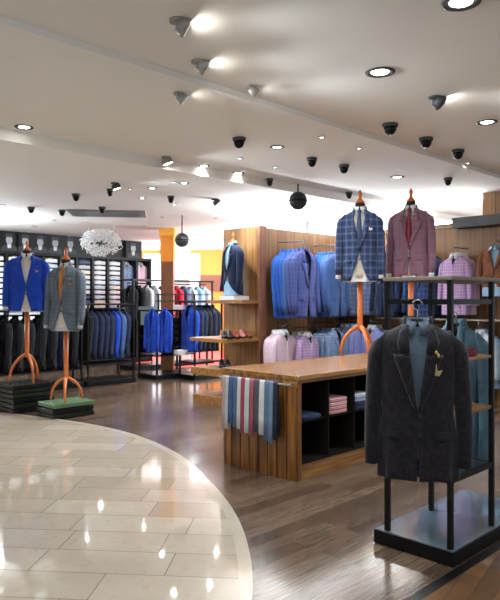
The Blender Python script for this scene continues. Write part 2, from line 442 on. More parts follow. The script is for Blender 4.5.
def necktie(label, mat, loc, rz, kd=1, scale=(1, 1, 1), zb=.34):
    m = MB(); off = .004
    def fr(x, z): return surf(x, z, kd)
    rows = []
    for z, w in ((.735, .020), (.725, .024), (.70, .016), (.695, .014), (.62, .020), (.5, .03), (zb+.05, .036), (zb, .004)):
        y = min(fr(0, z), -.052)-off-(.010 if z > .699 else .002)
        rows.append([(-w, y+.004, z), (0, y-.004, z), (w, y+.004, z)])
    m.loft(rows, closed=False); o = m.obj('necktie', mat, None, True, solid=.005)
    o.location = loc; o.rotation_euler = (0, 0, R(rz)); o.scale = scale
    return tag(o, label, 'tie')
def waistcoat(label, mat, loc, rz, scale):
    t = thing('waistcoat', label, 'waistcoat', loc, rz); t.scale = scale
    CUT[0] = .15; m = torso_mb(1, infl=-.005, opn=.62, z0=.04, z1=.66, btn=.42); m.obj('body', mat, t, True, solid=.004)
    for z in (.40, .345, .29, .235):
        m = MB(); m.lathe([(.001, 0), (.007, .001), (.007, .004), (.001, .005)], 10); o = m.obj('button', plain('pearl_button', (200, 190, 180), .3), t); o.rotation_euler = (R(90), 0, 0); o.location = (0, surf(0, z)+.001, z)
    return t
def dress_form(label, loc, rz, foot, s=1.0, legr=.15, hub=.30, group=None):
    """loc is at the garment hem; foot is the height of the surface the tripod stands on."""
    t = thing('dress_form', label, 'dress form', (loc[0], loc[1], foot), rz, group)
    d = loc[2]-foot
    m = torso_mb(1, infl=-.022, full=True, z0=.03, z1=.745, wr=0, n=32, lev=14); o = m.obj('torso', M_cream, t, True); o.location = (0, 0, d); o.scale = (s, s, s)
    m = MB(); m.lathe([(.045, .73), (.052, .745), (.052, .80), (.046, .815), (.01, .818)], 24); o = m.obj('neck_cap', plain('dark_velvet', (34, 28, 28), .8), t, True); o.location = (0, 0, d); o.scale = (s, s, s)
    m = MB(); m.lathe([(.048, .815), (.046, .83), (.030, .845), (.018, .862), (.014, .88), (.020, .90), (.023, .915), (.014, .935), (.008, .95), (.001, .956)], 24); o = m.obj('finial', M_pole, t, True); o.location = (0, 0, d); o.scale = (s, s, s)
    m = MB(); m.lathe([(.026, hub-.03), (.029, hub), (.029, d+.05*s)], 16); m.obj('pole', M_pole, t, True)
    for k in range(3):
        a = R(-90+120*k+28)
        pts = []
        for i in range(9):
            q = i/8; r = .018+legr*math.sin(q*math.pi/2)**.9*(1-.12*q*0); z = hub*(1-q)**.85*(1)+.012+.02*math.sin(q*math.pi)
            pts.append((r*math.cos(a), r*math.sin(a), z))
        m = MB(); m.tube(pts, [.020, .021, .020, .019, .018, .017, .016, .015, .014], 8); m.obj('leg', M_pole, t, True)
    return t
def hanger(label, loc, rz, s=1.0, kd=1.0, group=None, cache={}, ztop=.93):
    if ('h', kd, ztop) in cache:
        r = dup(cache[('h', kd, ztop)], loc, rz, label, group); r.scale = (s, s, s)
        if not group and 'group' in r: del r['group']
        return r
    t = thing('coat_hanger', label, 'hanger', loc, rz, group); t.scale = (s, s, s)
    m = MB(); m.tube([(-.155, .0, .655), (-.10, 0, .685), (-.04, 0, .725), (0, 0, .755), (.04, 0, .725), (.10, 0, .685), (.155, 0, .655)], [.014, .013, .012, .014, .012, .013, .014], 8); m.obj('shoulder_bar', M_black, t, True)
    m = MB(); m.tube([(0, 0, .75), (0, 0, ztop-.075)]+[(-.025*math.sin(R(a))*1.0, 0, ztop-.05-.025*math.cos(R(a))) for a in range(0, 271, 30)], .0035, 6); m.obj('hook', M_chrome, t, True)
    cache[('h', kd, ztop)] = t; return t

# fabrics
FB = dict(
 royal=fabric('royal_blue_wool', (24, 66, 176)), grey=fabric('grey_wool', (92, 102, 116), 'plaid', (120, 130, 142), .04),
 plaid=fabric('blue_plaid_wool', (44, 58, 92), 'plaid', (96, 112, 152), .062, .32), mauve=fabric('mauve_wool', (128, 92, 108), 'plaid', (148, 116, 132), .055, .1),
 char=fabric('charcoal_tweed', (19, 18, 26), 'tweed', (60, 49, 54)), tealj=fabric('slate_teal_cotton', (82, 112, 128), rough=.7),
 navy=fabric('navy_wool', (24, 36, 66)), black=fabric('black_wool', (20, 22, 28)), blue=fabric('bright_blue_wool', (28, 76, 160)),
 steel=fabric('steel_blue_wool', (62, 92, 146), 'check', (80, 108, 160), .03), indigo=fabric('indigo_check_wool', (66, 76, 134), 'plaid', (88, 100, 156), .045, .14),
 azure=fabric('azure_wool', (36, 92, 178)), slate=fabric('slate_wool', (76, 92, 120)),
 lilac=fabric('lilac_check_cotton', (164, 130, 172), 'plaid', (206, 184, 214), .035, .25), pink=fabric('pink_print_cotton', (206, 172, 190), 'check', (232, 210, 220), .03),
 powder=fabric('powder_blue_check', (132, 152, 184), 'plaid', (96, 112, 146), .035, .2), laven=fabric('lavender_cotton', (142, 148, 206)),
 sky=fabric('sky_blue_cotton', (142, 178, 206)), brown=fabric('brown_wool', (128, 80, 56), 'plaid', (104, 62, 44), .05), red=fabric('crimson_cotton', (186, 32, 60)),
 white=M_white, ltgrey=fabric('light_grey_cotton', (186, 190, 198)), bplaid=fabric('dark_blue_plaid', (30, 44, 82), 'plaid', (60, 80, 130), .05, .2),
 greyblue=fabric('grey_blue_check', (98, 112, 146), 'plaid', (136, 150, 184), .05, .25), khaki=fabric('pale_khaki', (176, 168, 150)))
silkred = plain('dark_red_silk', (122, 24, 44), .45); silkblue = plain('blue_grey_silk', (58, 74, 112), .45)

FBD = fabric('dark_neck_lining', (30, 30, 38))
def P(px, py, z=0.0):
    Y = F*(H-z)/(py-300.0); return ((px-250)/F*Y, Y)
def XY(px, Y): return ((px-250)/F*Y, Y)

# --- left dress forms on slab stacks
def stack(label_of, cu, cv_, n, u, v, h, mats, top=None, grp=''):
    for k in range(n):
        j = (random.uniform(-.012, .012), random.uniform(-.012, .012))
        mat = top if (top and k == n-1) else mats[k % len(mats)]
        z = k*h
        m = MB(); m.box(-u/2, u/2, -v/2, v/2, 0, h*.80)
        e = m.obj('display_slab', mat, None, bevel=.006)
        x, y = W(cu, cv_); e.location = (x+j[0], y+j[1], z+.008); e.rotation_euler = (0, 0, R(45))
        tag(e, label_of(k, n), 'display slab', grp)
        m = MB(); m.box(-u/2+.04, u/2-.04, -v/2+.04, v/2-.04, -h*.20, 0); m.obj('spacer', M_black, e)
def lab_slab(side, topword):
    def f(k, n):
        if k == n-1: return '%s slab topmost of the %s, under the dress form' % (topword, side)
        return 'thin dark slab, %s from the floor in the %s' % (ORD[k], side)
    return f
X1, Y1 = XY(24, 8.45); u1, v1 = (X1+Y1)*S2, (Y1-X1)*S2
stack(lab_slab('taller left stack of display slabs', 'black'), u1+.02, v1-.02, 6, .56, .46, .062, [M_blkslab, M_greenedge], M_blkslab, 'slabs of the taller left stack')
X2, Y2 = XY(66, 8.05); u2, v2 = (X2+Y2)*S2, (Y2-X2)*S2
stack(lab_slab('lower right stack of display slabs', 'green topped'), u2, v2, 3, .56, .42, .062, [M_greenedge, M_blkslab], M_green, 'slabs of the lower stack')
def zof(py, Y): return H-(py-300)/F*Y
def mannequin(px, Y, hem_py, foot, rz, sc, jm, lab, name_lab, sq=None, tiem=None, tlab=None, slab_=None, shirtm=None, legr=.17, hub=.33, opn=1, out=0, cutf=1.0, sx=1):
    x, y = XY(px, Y); z = zof(hem_py, Y); s3 = (sc*sx, sc, sc)
    dress_form(name_lab, (x, y, z), rz, foot, sc, legr, hub)
    j = jacket(lab, jm, (x, y, z), rz, scale=s3, square=sq, opn=opn, seed=px*.1, out=out, cut=cutf)
    shirt(slab_, shirtm or M_white, (x, y, z-.01), rz, scale=s3, cuffs=True, infl=-.020, z0=.0)
    if tiem: necktie(tlab, tiem, (x, y, z), rz, scale=s3)
    return x, y, z
ztop1 = 6*.062; ztop2 = 3*.062
mannequin(27, 8.35, 311, ztop1, 12, .97, FB['royal'], 'royal blue suit jacket with pink pocket square on the leftmost dress form', 'wooden dress form wearing the royal blue jacket on the taller slab stack',
          plain('pink_silk', (226, 120, 160), .6), None, None, 'white dress shirt under the royal blue suit jacket', hub=.36, legr=.2, sx=1.2, cutf=.6)
mannequin(66, 8.0, 330, ztop2, -16, 1.08, FB['grey'], 'grey checked suit jacket on the dress form over the green slab', 'wooden dress form wearing the grey jacket on the green topped slab stack',
          plain('orange_silk', (214, 140, 70), .6), plain('orange_tie', (206, 128, 60), .5), 'orange necktie on the grey jacket dress form', 'pale shirt under the grey checked suit jacket', FB['ltgrey'], hub=.28, legr=.2)

# --- wooden display table with cubbies
TU, TV, TW, TL, TH = 3.876, 3.336, .87, 2.65, .845
x, y = W(TU, TV)
tb = thing('display_table', 'long wooden display table with open cubbies and slatted end', 'table', (x, y, 0), 45)
m = MB(); m.box(-.02, TL+.02, -.02, TW+.02, TH-.035, TH); m.obj('table_top', M_table, tb, bevel=.003)
m = MB(); m.box(0, .045, .0, TW, 0, TH-.035); m.obj('end_panel', M_tablev, tb)
for k in range(8):
    m = MB(); m.box(-.012, 0, .008+k*.1075, .008+k*.1075+.094, .0, TH-.10); m.obj('slat', M_tablev, tb, bevel=.003)
m = MB(); m.box(-.014, 0, 0, TW, TH-.095, TH-.036); m.obj('end_rail', M_table, tb)
m = MB(); m.box(TL-.045, TL, 0, TW, 0, TH-.035); m.obj('end_panel', M_tablev, tb)
m = MB(); m.box(.045, TL-.045, .02, TW-.02, 0, .125); m.obj('plinth', M_table, tb)
m = MB(); m.box(.045, TL-.045, TW-.03, TW-.01, .125, TH-.035); m.obj('back_panel', M_dark_in, tb)
NC = 7; cw = (TL-.09)/NC
m = MB(); m.box(.045, TL-.045, .01, TW-.03, .125, .14); m.obj('cubby_floor', M_dark_in, tb)
m = MB(); m.box(.045, TL-.045, .03, TW-.03, .455, .467); m.obj('shelf', M_dark_in, tb)
for k in range(1, NC):
    m = MB(); m.box(.045+k*cw-.007, .045+k*cw+.007, .012, TW-.03, .14, TH-.035); m.obj('divider', M_dark_in, tb)
m = MB(); m.box(.045, TL-.045, .005, .025, TH-.065, TH-.035); m.obj('top_rail', M_table, tb)
def folded(name, label, mat, u, v, z, w=.26, d=.3, h=.045, rz=45, group=None, cat='folded sweater', collar=False, parent=None):
    m = MB(); N = 16; rings = []
    for k, (sc, q) in enumerate(((.94, 0), (1, .18), (1.0, .45), (.99, .5), (1, .56), (1, .85), (.93, 1))):
        ring = []
        for j in range(N):
            a = 2*math.pi*j/N; c, s = math.cos(a), math.sin(a)
            ring.append((w/2*sc*math.copysign(abs(c)**.35, c), d/2*sc*math.copysign(abs(s)**.35, s), q*h+.003*noise.noise(Vector((j, k, u*7)))))
        rings.append(ring)
    m.loft(rings); o = m.obj(name, mat, None, True)
    x, y = W(u, v); o.location = (x, y, z); o.rotation_euler = (0, 0, R(rz))
    if collar:
        m = MB(); m.loft([[(.05*math.cos(R(-160+320*j/12-90+180)), -.06+.045*math.sin(R(-160+320*j/12-90+180)), hh) for j in range(13)] for hh in (h, h+.022)], closed=False)
        m.obj('collar', mat, o, True, solid=.006)
    return tag(o, label, cat, group)
cub = [(0, ['navy'], 'navy'), (1, ['pinkf', 'pinkf', 'pinkf2', 'pinkf'], 'pink'), (2, ['navy', 'navy', 'skyf', 'whitef'], 'blue'), (3, ['skyf', 'navy'], 'x')]
FC = dict(navy=fabric('navy_knit', (34, 48, 84)), pinkf=fabric('salmon_knit', (212, 146, 152)), pinkf2=fabric('pale_pink_knit', (226, 176, 180)), skyf=fabric('light_blue_knit', (150, 172, 208)), whitef=fabric('ivory_knit', (196, 204, 220)))
CN = dict(navy='navy', pinkf='salmon pink', pinkf2='pale pink', skyf='light blue', whitef='pale grey')
for k, lst, _ in cub:
    for i, c in enumerate(lst):
        h = .034
        folded('folded_sweater', '%s folded sweater, %s from the bottom in the %s cubby from the corner' % (CN[c], ORD[i], ORD[k]), FC[c], TU+.045+cw*(k+.5), TV+.17, .468+i*h, w=.27, d=.28, h=h, group='sweaters in the table cubbies')
# scarf rail on the slatted end
x, y = W(TU-.012, TV)
rl = thing('scarf_rail', 'steel rail on the slatted end of the display table carrying scarves', 'rail', (x, y, .0), 45)
m = MB(); m.tube([(-.06, .03, .775), (-.06, .85, .775)], .007, 8); m.obj('rod', M_chrome, rl, True)
for q in (.04, .84): m = MB(); m.tube([(0, q, .775), (-.06, q, .775)], .006, 8); m.obj('bracket', M_chrome, rl, True)
sc_ = [('greyish pink', (190, 170, 176), .865, .05, .44), ('pale grey', (206, 206, 210), .825, .045, .45), ('denim blue', (74, 104, 150), .775, .055, .40), ('steel blue', (92, 116, 156), .715, .055, .42), ('ivory', (222, 222, 216), .665, .045, .43),
       ('dusty rose', (170, 74, 96), .615, .05, .46), ('pale mint', (206, 222, 220), .56, .05, .45), ('raspberry pink', (176, 96, 118), .505, .05, .47), ('dark grey', (86, 88, 96), .44, .055, .43),
       ('plain white', (224, 228, 232), .375, .055, .44), ('slate blue', (98, 120, 150), .315, .055, .48), ('dusty blue', (120, 140, 168), .265, .045, .50), ('dark navy', (36, 40, 62), .215, .045, .46)]
for nm, c, s, w, L in sc_:
    m = MB(); rows = []
    N = 9
    for z, yo in [(-L*.93, .016), (-L*.6, .013), (-L*.3, .010), (-.012, .009), (0, .006), (.008, 0), (0, -.006), (-.012, -.009), (-L*.3, -.012), (-L*.65, -.016), (-L, -.018)]:
        rows.append([(yo+(.006*math.sin(j*2.4+s*30)) * (1 if z < -.05 else .2), -w/2+w*j/(N-1), z) for j in range(N)])
    m.loft(rows, closed=False)
    x, y = W(TU-.072, TV+s*.93-.03); o = m.obj('scarf', fabric('scarf_'+nm.replace(' ', '_'), c, rough=.7), None, True, solid=.004); o.location = (x, y, .782); o.rotation_euler = (0, 0, R(45))
    tag(o, '%s scarf folded over the rail on the end of the display table' % nm, 'scarf', 'scarves on the table rail')

# --- dress forms on the table
def seat(px, Y): return XY(px, Y)
mannequin(360, 6.9, 281, TH, -14, 1.03, FB['plaid'], 'blue plaid suit jacket with white pocket square on the left table dress form', 'wooden dress form in blue plaid jacket standing on the display table',
          M_white, silkblue, 'blue grey necktie on the blue plaid jacket dress form', 'white shirt under the blue plaid suit jacket', hub=.31, legr=.19)
x, y, z = mannequin(411, 6.95, 279, TH, -26, 1.03, FB['mauve'], 'mauve checked suit jacket on the right table dress form', 'wooden dress form in mauve jacket at the right of the table',
          None, silkred, 'dark red necktie on the mauve jacket dress form', 'white shirt under the mauve checked suit jacket', hub=.31, legr=.17, opn=1.5, cutf=.6)
waistcoat('mauve waistcoat with pale buttons under the mauve jacket', FB['mauve'], (x, y, z), -26, (1.03,)*3)

# --- black open stand in the right foreground
SU0, SU1, SV0, SV1 = 3.25, 3.76, 1.70, 2.10
x, y = W(3.224, 1.669)
st = thing('display_stand', 'tall black metal display stand with glossy base in right foreground', 'display stand', (x, y, 0), 45)
du, dv = SU1-3.224, SV1-1.669
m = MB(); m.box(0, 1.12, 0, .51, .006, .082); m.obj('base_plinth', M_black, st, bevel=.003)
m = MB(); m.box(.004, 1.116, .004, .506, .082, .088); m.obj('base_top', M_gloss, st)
a0, a1, b0, b1 = .026, du, .031, dv
for (a, b) in ((a0, b0), (a0, b1), (a1, b0), (a1, b1)):
    m = MB(); m.box(a-.014, a+.014, b-.014, b+.014, .088, 1.56); m.obj('post', M_black, st, bevel=.002)
def ring(z, h=.022):
    m = MB(); m.box(a0, a1, b0-.01, b0+.01, z, z+h); m.box(a0, a1, b1-.01, b1+.01, z, z+h); m.box(a0-.01, a0+.01, b0, b1, z, z+h); m.box(a1-.01, a1+.01, b0, b1, z, z+h); return m
for z in (.445, 1.425): ring(z, .03).obj('crossbar_frame', M_black, st)
m = MB(); m.box(a0-.02, a1+.5, b0-.02, b1+.02, 1.56, 1.582); m.obj('top_board', M_rail_top, st, bevel=.003)
m = MB(); m.box(a0, a1, b0, b1, .462, .474); m.obj('lower_shelf', plain('smoked_glass_shelf', (60, 64, 74), .15, var=.05), st)
for z in (.80, 1.105):
    m = MB(); m.box(a0+.015, a1, b0-.006, b1-.1, z, z+.016); m.obj('shelf', M_shelfwood, st)
m = MB(); m.tube([(a1, b1-.11, 1.43), (a1+.42, b1-.11, 1.43)], .009, 8); m.obj('hanging_arm', M_black, st, True)
m = MB(); m.tube([(a0, b0+.2, 1.44), (a0-.16, b0+.2, 1.44), (a0-.165, b0+.2, 1.455)], .008, 8); m.obj('hanging_arm', M_black, st, True)
# front jacket
jx, jy = .89, 3.40
jk = jacket('charcoal tweed jacket hanging at the front of the black stand', FB['char'], (jx, jy, .515), -13, scale=(1.06, .9, 1.09), opn=.78, pin=True, seed=3, out=.004, bend=.015, cut=.06)
hanger('black hanger holding the charcoal tweed jacket', (jx, jy, .515), -13, 1.07, ztop=.90)
shirt('grey blue shirt inside the charcoal tweed jacket', fabric('grey_blue_shirt', (84, 98, 112)), (jx, jy+.005, .52), -13, scale=(.99, .80, 1.045), z0=.1)
tx, ty = W(3.96, 2.03)
jacket('slate blue long jacket hanging behind the black stand', FB['tealj'], (tx, ty, .36), -45, scale=(.95, .9, 1.24), opn=.6, seed=5, cut=.1)
hanger('black hanger holding the slate blue long jacket', (tx, ty, .48), -45, 1.08, ztop=.895)
o = folded('folded_necktie', 'dark red folded tie on the upper wooden shelf of the black stand', plain('wine_silk', (110, 20, 36), .5), 3.56, 1.79, 1.122, w=.1, d=.16, h=.045, cat='tie')
o = folded('folded_shirt', 'white folded shirt on the lower shelf of the black stand', M_white, 3.38, 1.98, .475, w=.2, d=.2, h=.03, cat='shirt')

# --- wood panelled corner
def ubox(name, u0, u1, v0, v1, z0, z1, mat, parent=None, bevel=0):
    x, y = W(u0, v0); o = MB().box(0, u1-u0, 0, v1-v0, 0, z1-z0).obj(name, mat, parent, bevel=bevel)
    o.location = (x, y, z0); o.rotation_euler = (0, 0, R(45)); return o
AV = 6.314; AU = 6.498; BU = 8.655
struct(ubox('wall_right', AU, BU, AV, AV+.08, 0, 2.48, M_wallwood)); 
struct(ubox('wall_right', BU, BU+.1, .8, AV+.08, 0, 2.56, M_wallwood))
struct(ubox('trim_5', BU-.03, BU, .8, AV, 2.50, 2.56, M_wallwood))
cu = ubox('ceiling_bulkhead', BU-.22, BU-.0, 1.5, 4.39, 2.47, 2.61, M_darkgrey); tag(cu, 'dark grey metal box running along the top of the right wood wall', 'bulkhead')
struct(ubox('wall_column', BU+.02, BU+.5, 1.2, 4.05, 2.56, 3.0, M_wallwood)).name = 'trim_6'
# shelving unit at the end of wall A
x, y = W(AU, AV)
sh = thing('shelf_unit', 'wooden open shelf unit at the left end of the panelled wall', 'shelf unit', (x, y, 0), 45)
def part(name, u0, u1, v0, v1, z0, z1, mat): return MB().box(u0, u1, v0, v1, z0, z1).obj(name, mat, sh, bevel=.003)
part('back_panel', 0, .05, .02, .75, 0, 2.5, M_shelfwood if 0 else wood('shelf_back_wood', (142, 98, 50), (190, 140, 84), 'Z', .45))
part('side_post', -.02, .12, -.03, .02, 0, 2.5, wood('post_wood', (124, 76, 52), (164, 110, 80), 'Z', .45))
part('back_panel', .05, .12, .70, .75, 0, 2.5, M_shelfwood)
for z, L, th in ((1.40, .34, .05), (.87, .66, .05), (.40, .64, .10)):
    part('shelf', -L, 0, 0, .74, z, z+th, M_shelfwood)
part('base', -.60, 0, 0, .74, 0, .11, M_shelfwood)
x, y = W(AU-.2, AV+.3)
o = bx('display_plinth', -.15, .15, -.15, .15, 0, .06, M_white); o.location = (x, y, 1.45); o.rotation_euler = (0, 0, R(45)); tag(o, 'low white plinth under the navy jacket on the top shelf', 'plinth')
dress_form('short dress form in navy jacket on the top wooden shelf', (x-.02, y, 1.52), -56, 1.51, .93, .05, .03)
jacket('navy jacket on the dress form atop the wooden shelf unit', FB['navy'], (x-.02, y, 1.52), -56, scale=(.95, .95, .96), opn=2.2, seed=2, cut=1.0)
shirt('light blue shirt under the navy jacket on the shelf unit', FB['sky'], (x-.02, y, 1.52), -56, scale=(.95, .95, .96))
# shoes on the second shelf
def shoe(label, mat, x, y, z, rz):
    t = thing('dress_shoe', label, 'shoe', (x, y, z), rz, 'dress shoes on the wooden shelves')
    rings = []; N = 14
    for yy, w, h in ((-.14, .02, .02), (-.13, .032, .035), (-.09, .042, .045), (-.04, .044, .055), (0, .038, .075), (.04, .034, .095), (.09, .036, .10), (.125, .030, .095), (.135, .012, .06)):
        rings.append([(w*math.cos(2*math.pi*j/N), yy, .012+h/2+h/2*math.sin(2*math.pi*j/N)) for j in range(N)])
    MB().loft(rings).obj('upper', mat, t, True)
    rings = [[(w, yy, z0), (-w, yy, z0), (-w, yy, .014), (w, yy, .014)] for yy, w, z0 in ((-.145, .015, .006), (-.10, .045, 0), (0, .036, .004), (.06, .036, 0), (.135, .028, 0))]
    MB().loft(rings).obj('sole', M_black, t)
sb = plain('chestnut_leather', (128, 62, 44), .35); sp_ = plain('tan_pink_leather', (176, 110, 96), .4); sk = plain('black_leather', (24, 22, 26), .3)
for i, (uu, mt, nm) in enumerate(((-.12, sb, 'chestnut'), (-.24, sp_, 'tan'), (-.36, sb, 'dark chestnut'), (-.49, sk, 'black'))):
    for j, q in enumerate((.10, .21)):
        x, y = W(AU+uu, AV+q+.1*0); shoe('%s leather dress shoe, %s of its pair on the middle wooden shelf' % (nm, ('near', 'far')[j]), mt, x, y, .921, 8)
for j, q in enumerate((.12, .24)):
    x, y = W(AU-.5, AV+q); shoe('black leather dress shoe, %s of its pair on the lowest wooden shelf' % ('near', 'far')[j], sk, x, y, .521, 5)

# --- hanging rows on the wood walls
def cluster(u, v, zh, dirn, mats, names, where, sc, sp=.055, grp=None, kd=.75, kind='jacket', arm=True, armlen=.4, hooks=True):
    """dirn 'v': face out arm sticking out of wall A (towards -v); 'u': out of wall B (towards -u). last item is the nearest."""
    n = len(mats); rz = 45 if dirn == 'v' else -45
    if arm:
        x, y = W(u, v); m = MB(); z = zh+.86*sc[2]
        if dirn == 'v': p0, p1 = W(u, AV), W(u, v-sp*(n-1)-.05)
        else: p0, p1 = W(BU, v), W(u-sp*(n-1)-.05, v)
        m.tube([(p0[0], p0[1], z), (p1[0], p1[1], z), (p1[0], p1[1], z+.03)], .009, 8); o = m.obj('faceout_arm', M_chrome, None, True)
        tag(o, 'steel arm holding the %s' % where, 'hanging arm', 'hanging arms on the wood walls')
    for i, mk in enumerate(mats):
        k = n-1-i
        uu, vv = (u, v-sp*i) if dirn == 'v' else (u-sp*i, v)
        x, y = W(uu, vv)
        pos = 'front one' if k == 0 else ORD[k]+' from front'
        lab = '%s %s, %s, %s' % (names[mk], 'shirt' if kind == 'shirt' else 'jacket', pos, where)
        r = random.uniform(-5, 5)
        z = zh+random.uniform(-.01, .01)
        if kind == 'jacket': jacket(lab, FB[mk], (x, y, z), rz+r, kd=kd, scale=sc, group=grp or where, seed=1, detail=True)
        else: shirt(lab, FB[mk], (x, y, z), rz+r, kd=kd, scale=sc, group=grp or where, sleeves=True, infl=0)
        if hooks and k == 0:
            hanger('black hanger, %s' % where, (x, y, z), rz+r, sc[2]*1.0, ztop=.885)
NM = dict(blue='bright blue', azure='azure blue', indigo='indigo checked', steel='steel blue checked', navy='navy', black='black', slate='slate grey', lilac='lilac checked', pink='pale pink printed', powder='powder blue checked',
          laven='lavender', sky='sky blue', brown='brown', red='crimson', ltgrey='light grey', bplaid='dark blue plaid', greyblue='grey blue checked', royal='royal blue', khaki='pale khaki', white='white', grey='grey checked')
SJ = (1.06, 1, 1.26)
cluster(AU+.40, AV-.12, 1.20, 'v', ['azure', 'blue', 'blue', 'steel', 'indigo', 'indigo'], NM, 'first upper group from the shelf unit', SJ, .075)
cluster(AU+1.22, AV-.12, 1.20, 'v', ['azure', 'azure', 'azure', 'steel', 'steel'], NM, 'second upper group from the shelf unit', SJ, .075)
cluster(AU+1.82, AV-.12, 1.20, 'v', ['blue', 'azure', 'azure', 'greyblue'], NM, 'upper group nearest the panelled corner', SJ, .07)
SL = (1.0, 1, 1.0)
cluster(AU+.22, AV-.12, .23, 'v', ['pink', 'pink', 'pink'], NM, 'pink shirt group low beside the shelf unit', SL, .07, kind='shirt')
cluster(AU+.62, AV-.16, .19, 'v', ['khaki', 'lilac', 'lilac'], NM, 'lilac shirt group low on the wood wall', SL, .1, kind='shirt')
cluster(AU+1.22, AV-.14, .24, 'v', ['powder', 'powder', 'powder', 'powder'], NM, 'powder blue group low on the wood wall', SL, .09)
cluster(AU+1.80, AV-.14, .27, 'v', ['laven', 'laven', 'sky', 'laven'], NM, 'lavender shirt group low near the panelled corner', SL, .09, kind='shirt')
# wall B (right)
def bu(px, off=.3):   # v of the point on the line u = BU-off seen at column px
    k = (px-250)/F; u = BU-off
    # X=(u-v)S2, Y=(u+v)S2 ; X=kY
    return u*(1-k)/(1+k)
cluster(BU-.14, bu(362, .3), 1.22, 'u', ['greyblue', 'steel', 'greyblue'], NM, 'grey blue group behind the plaid dress form', SJ, .07)
cluster(BU-.14, bu(388, .3), 1.20, 'u', ['navy', 'black', 'navy', 'navy'], NM, 'navy group on the right wall behind the table', SJ, .07)
cluster(BU-.14, bu(422, .3), 1.18, 'u', ['bplaid', 'bplaid', 'navy', 'bplaid'], NM, 'dark plaid group behind the mauve dress form', SJ, .07)
cluster(BU-.14, bu(457, .3), 1.25, 'u', ['pink', 'pink', 'lilac', 'lilac'], NM, 'lilac group high on the right wood wall', (1.0, 1, 1.08), .07, kind='shirt')
cluster(BU-.14, bu(496, .3), 1.62, 'u', ['red', 'brown', 'brown'], NM, 'brown group high at the right edge', (1.0, 1, .72), .07)
x, y = W(BU-.30, bu(495, .3)); shirt('sky blue shirt showing below the brown jackets at the right edge', FB['sky'], (x, y, 1.50), -45, kd=.6, scale=(.95, 1, .85))
for px, mk, wh, kd_ in ((372, ['laven', 'powder', 'laven'], 'low lavender group behind the plaid form', 'shirt'), (402, ['sky', 'ltgrey', 'ltgrey'], 'low pale group behind the table', 'shirt'),
                      (430, ['navy', 'slate', 'navy'], 'low slate group behind the black stand', 'jacket'), (452, ['ltgrey', 'khaki', 'ltgrey'], 'pale group low behind the black stand', 'shirt'), (480, ['powder', 'sky', 'ltgrey'], 'light blue group low at right edge', 'shirt')):
    cluster(BU-.14, bu(px, .3), .26, 'u', mk, NM, wh, SL, .08, kind=kd_)
t = ubox('wall_shelf', BU-.36, BU, 1.5, AV-.75, 1.165, 1.185, plain('grey_shelf_board', (150, 140, 128), .5)); tag(t, 'long thin grey shelf board along the right wood wall between hanging rows', 'shelf')

# --- far black wall with shirt shelving and portraits
BV = 12.69; B0 = 4.0; B1 = 9.02
struct(ubox('wall_far', B0, B1, BV, BV+.15, 0, 2.86, M_blackp))
x, y = W(B0, BV)
NB = 13; bw = (B1-B0-.0)/NB
un = thing('shelving_unit', 'tall black shelving wall filled with folded shirts at the far left', 'shelving', (x, y, 0), 45)
for k in range(NB+1):
    m = MB(); m.box(k*bw-.025, k*bw+.025, -.36, 0, 0, 2.36); m.obj('upright', M_blackp, un)
m = MB(); m.box(-.02, B1-B0+.02, -.38, 0, 2.36, 2.42); m.obj('top_board', M_blackp, un)
m = MB(); m.box(0, B1-B0, -.36, 0, 0, .12); m.obj('base', M_blackp, un)
M_lit = plain('pale_backing', (210, 200, 178), .7)  # even cream backing colour behind the shirts
m = MB(); m.box(0, B1-B0, -.03, -.005, 1.02, 2.36); m.obj('backing', M_lit, un)
NR = 12; rh = .108
for r in range(NR+1):
    z = 1.04+r*rh
    m = MB(); m.box(0, (NB-(2 if r > 5 else 0))*bw, -.34, -.03, z-.012, z); m.obj('shelf', M_blackp, un)
for k in range(8): 
    z = .2+k*.1
    if k in (0, 4): m = MB(); m.box(0, B1-B0, -.34, 0, z, z+.015); m.obj('shelf', M_blackp, un)
proto = None
shades = [M_white, FB['ltgrey'], fabric('cream_cotton', (224, 216, 196)), fabric('ice_blue_cotton', (186, 202, 222)), M_white, FB['slate']]
pr = {}
for b in range(2, NB):
    for r in range(NR):
        if b >= NB-2 and r > 5: continue
        mi = 5 if (b == 8 and random.random() < .7) else random.choice([0, 0, 1, 2, 4, 3])
        x, y = W(B0+(b+.5)*bw, BV-.2); z = 1.041+r*rh
        lab = 'folded shirt, %s shelf from the bottom, %s bay from the right of the far shelving' % (ORD[r], ORD[NB-1-b])
        if mi not in pr:
            pr[mi] = folded('folded_shirt', lab, shades[mi], B0+(b+.5)*bw, BV-.2, z, w=bw*.82, d=.28, h=.078, group='folded shirts in the far black shelving', cat='shirt', collar=True)
        else:
            dup(pr[mi], (x, y, z), 45, lab)
for b, mk in ((NB-2, 'powder'), (NB-1, 'pink')):
    x, y = W(B0+(b+.5)*bw, BV-.2)
    shirt('%s shirt displayed upright in the top right of the far shelving' % NM[mk], FB[mk], (x, y, 1.72), 45, kd=.5, scale=(.85, .8, .76), sleeves=True, infl=0)
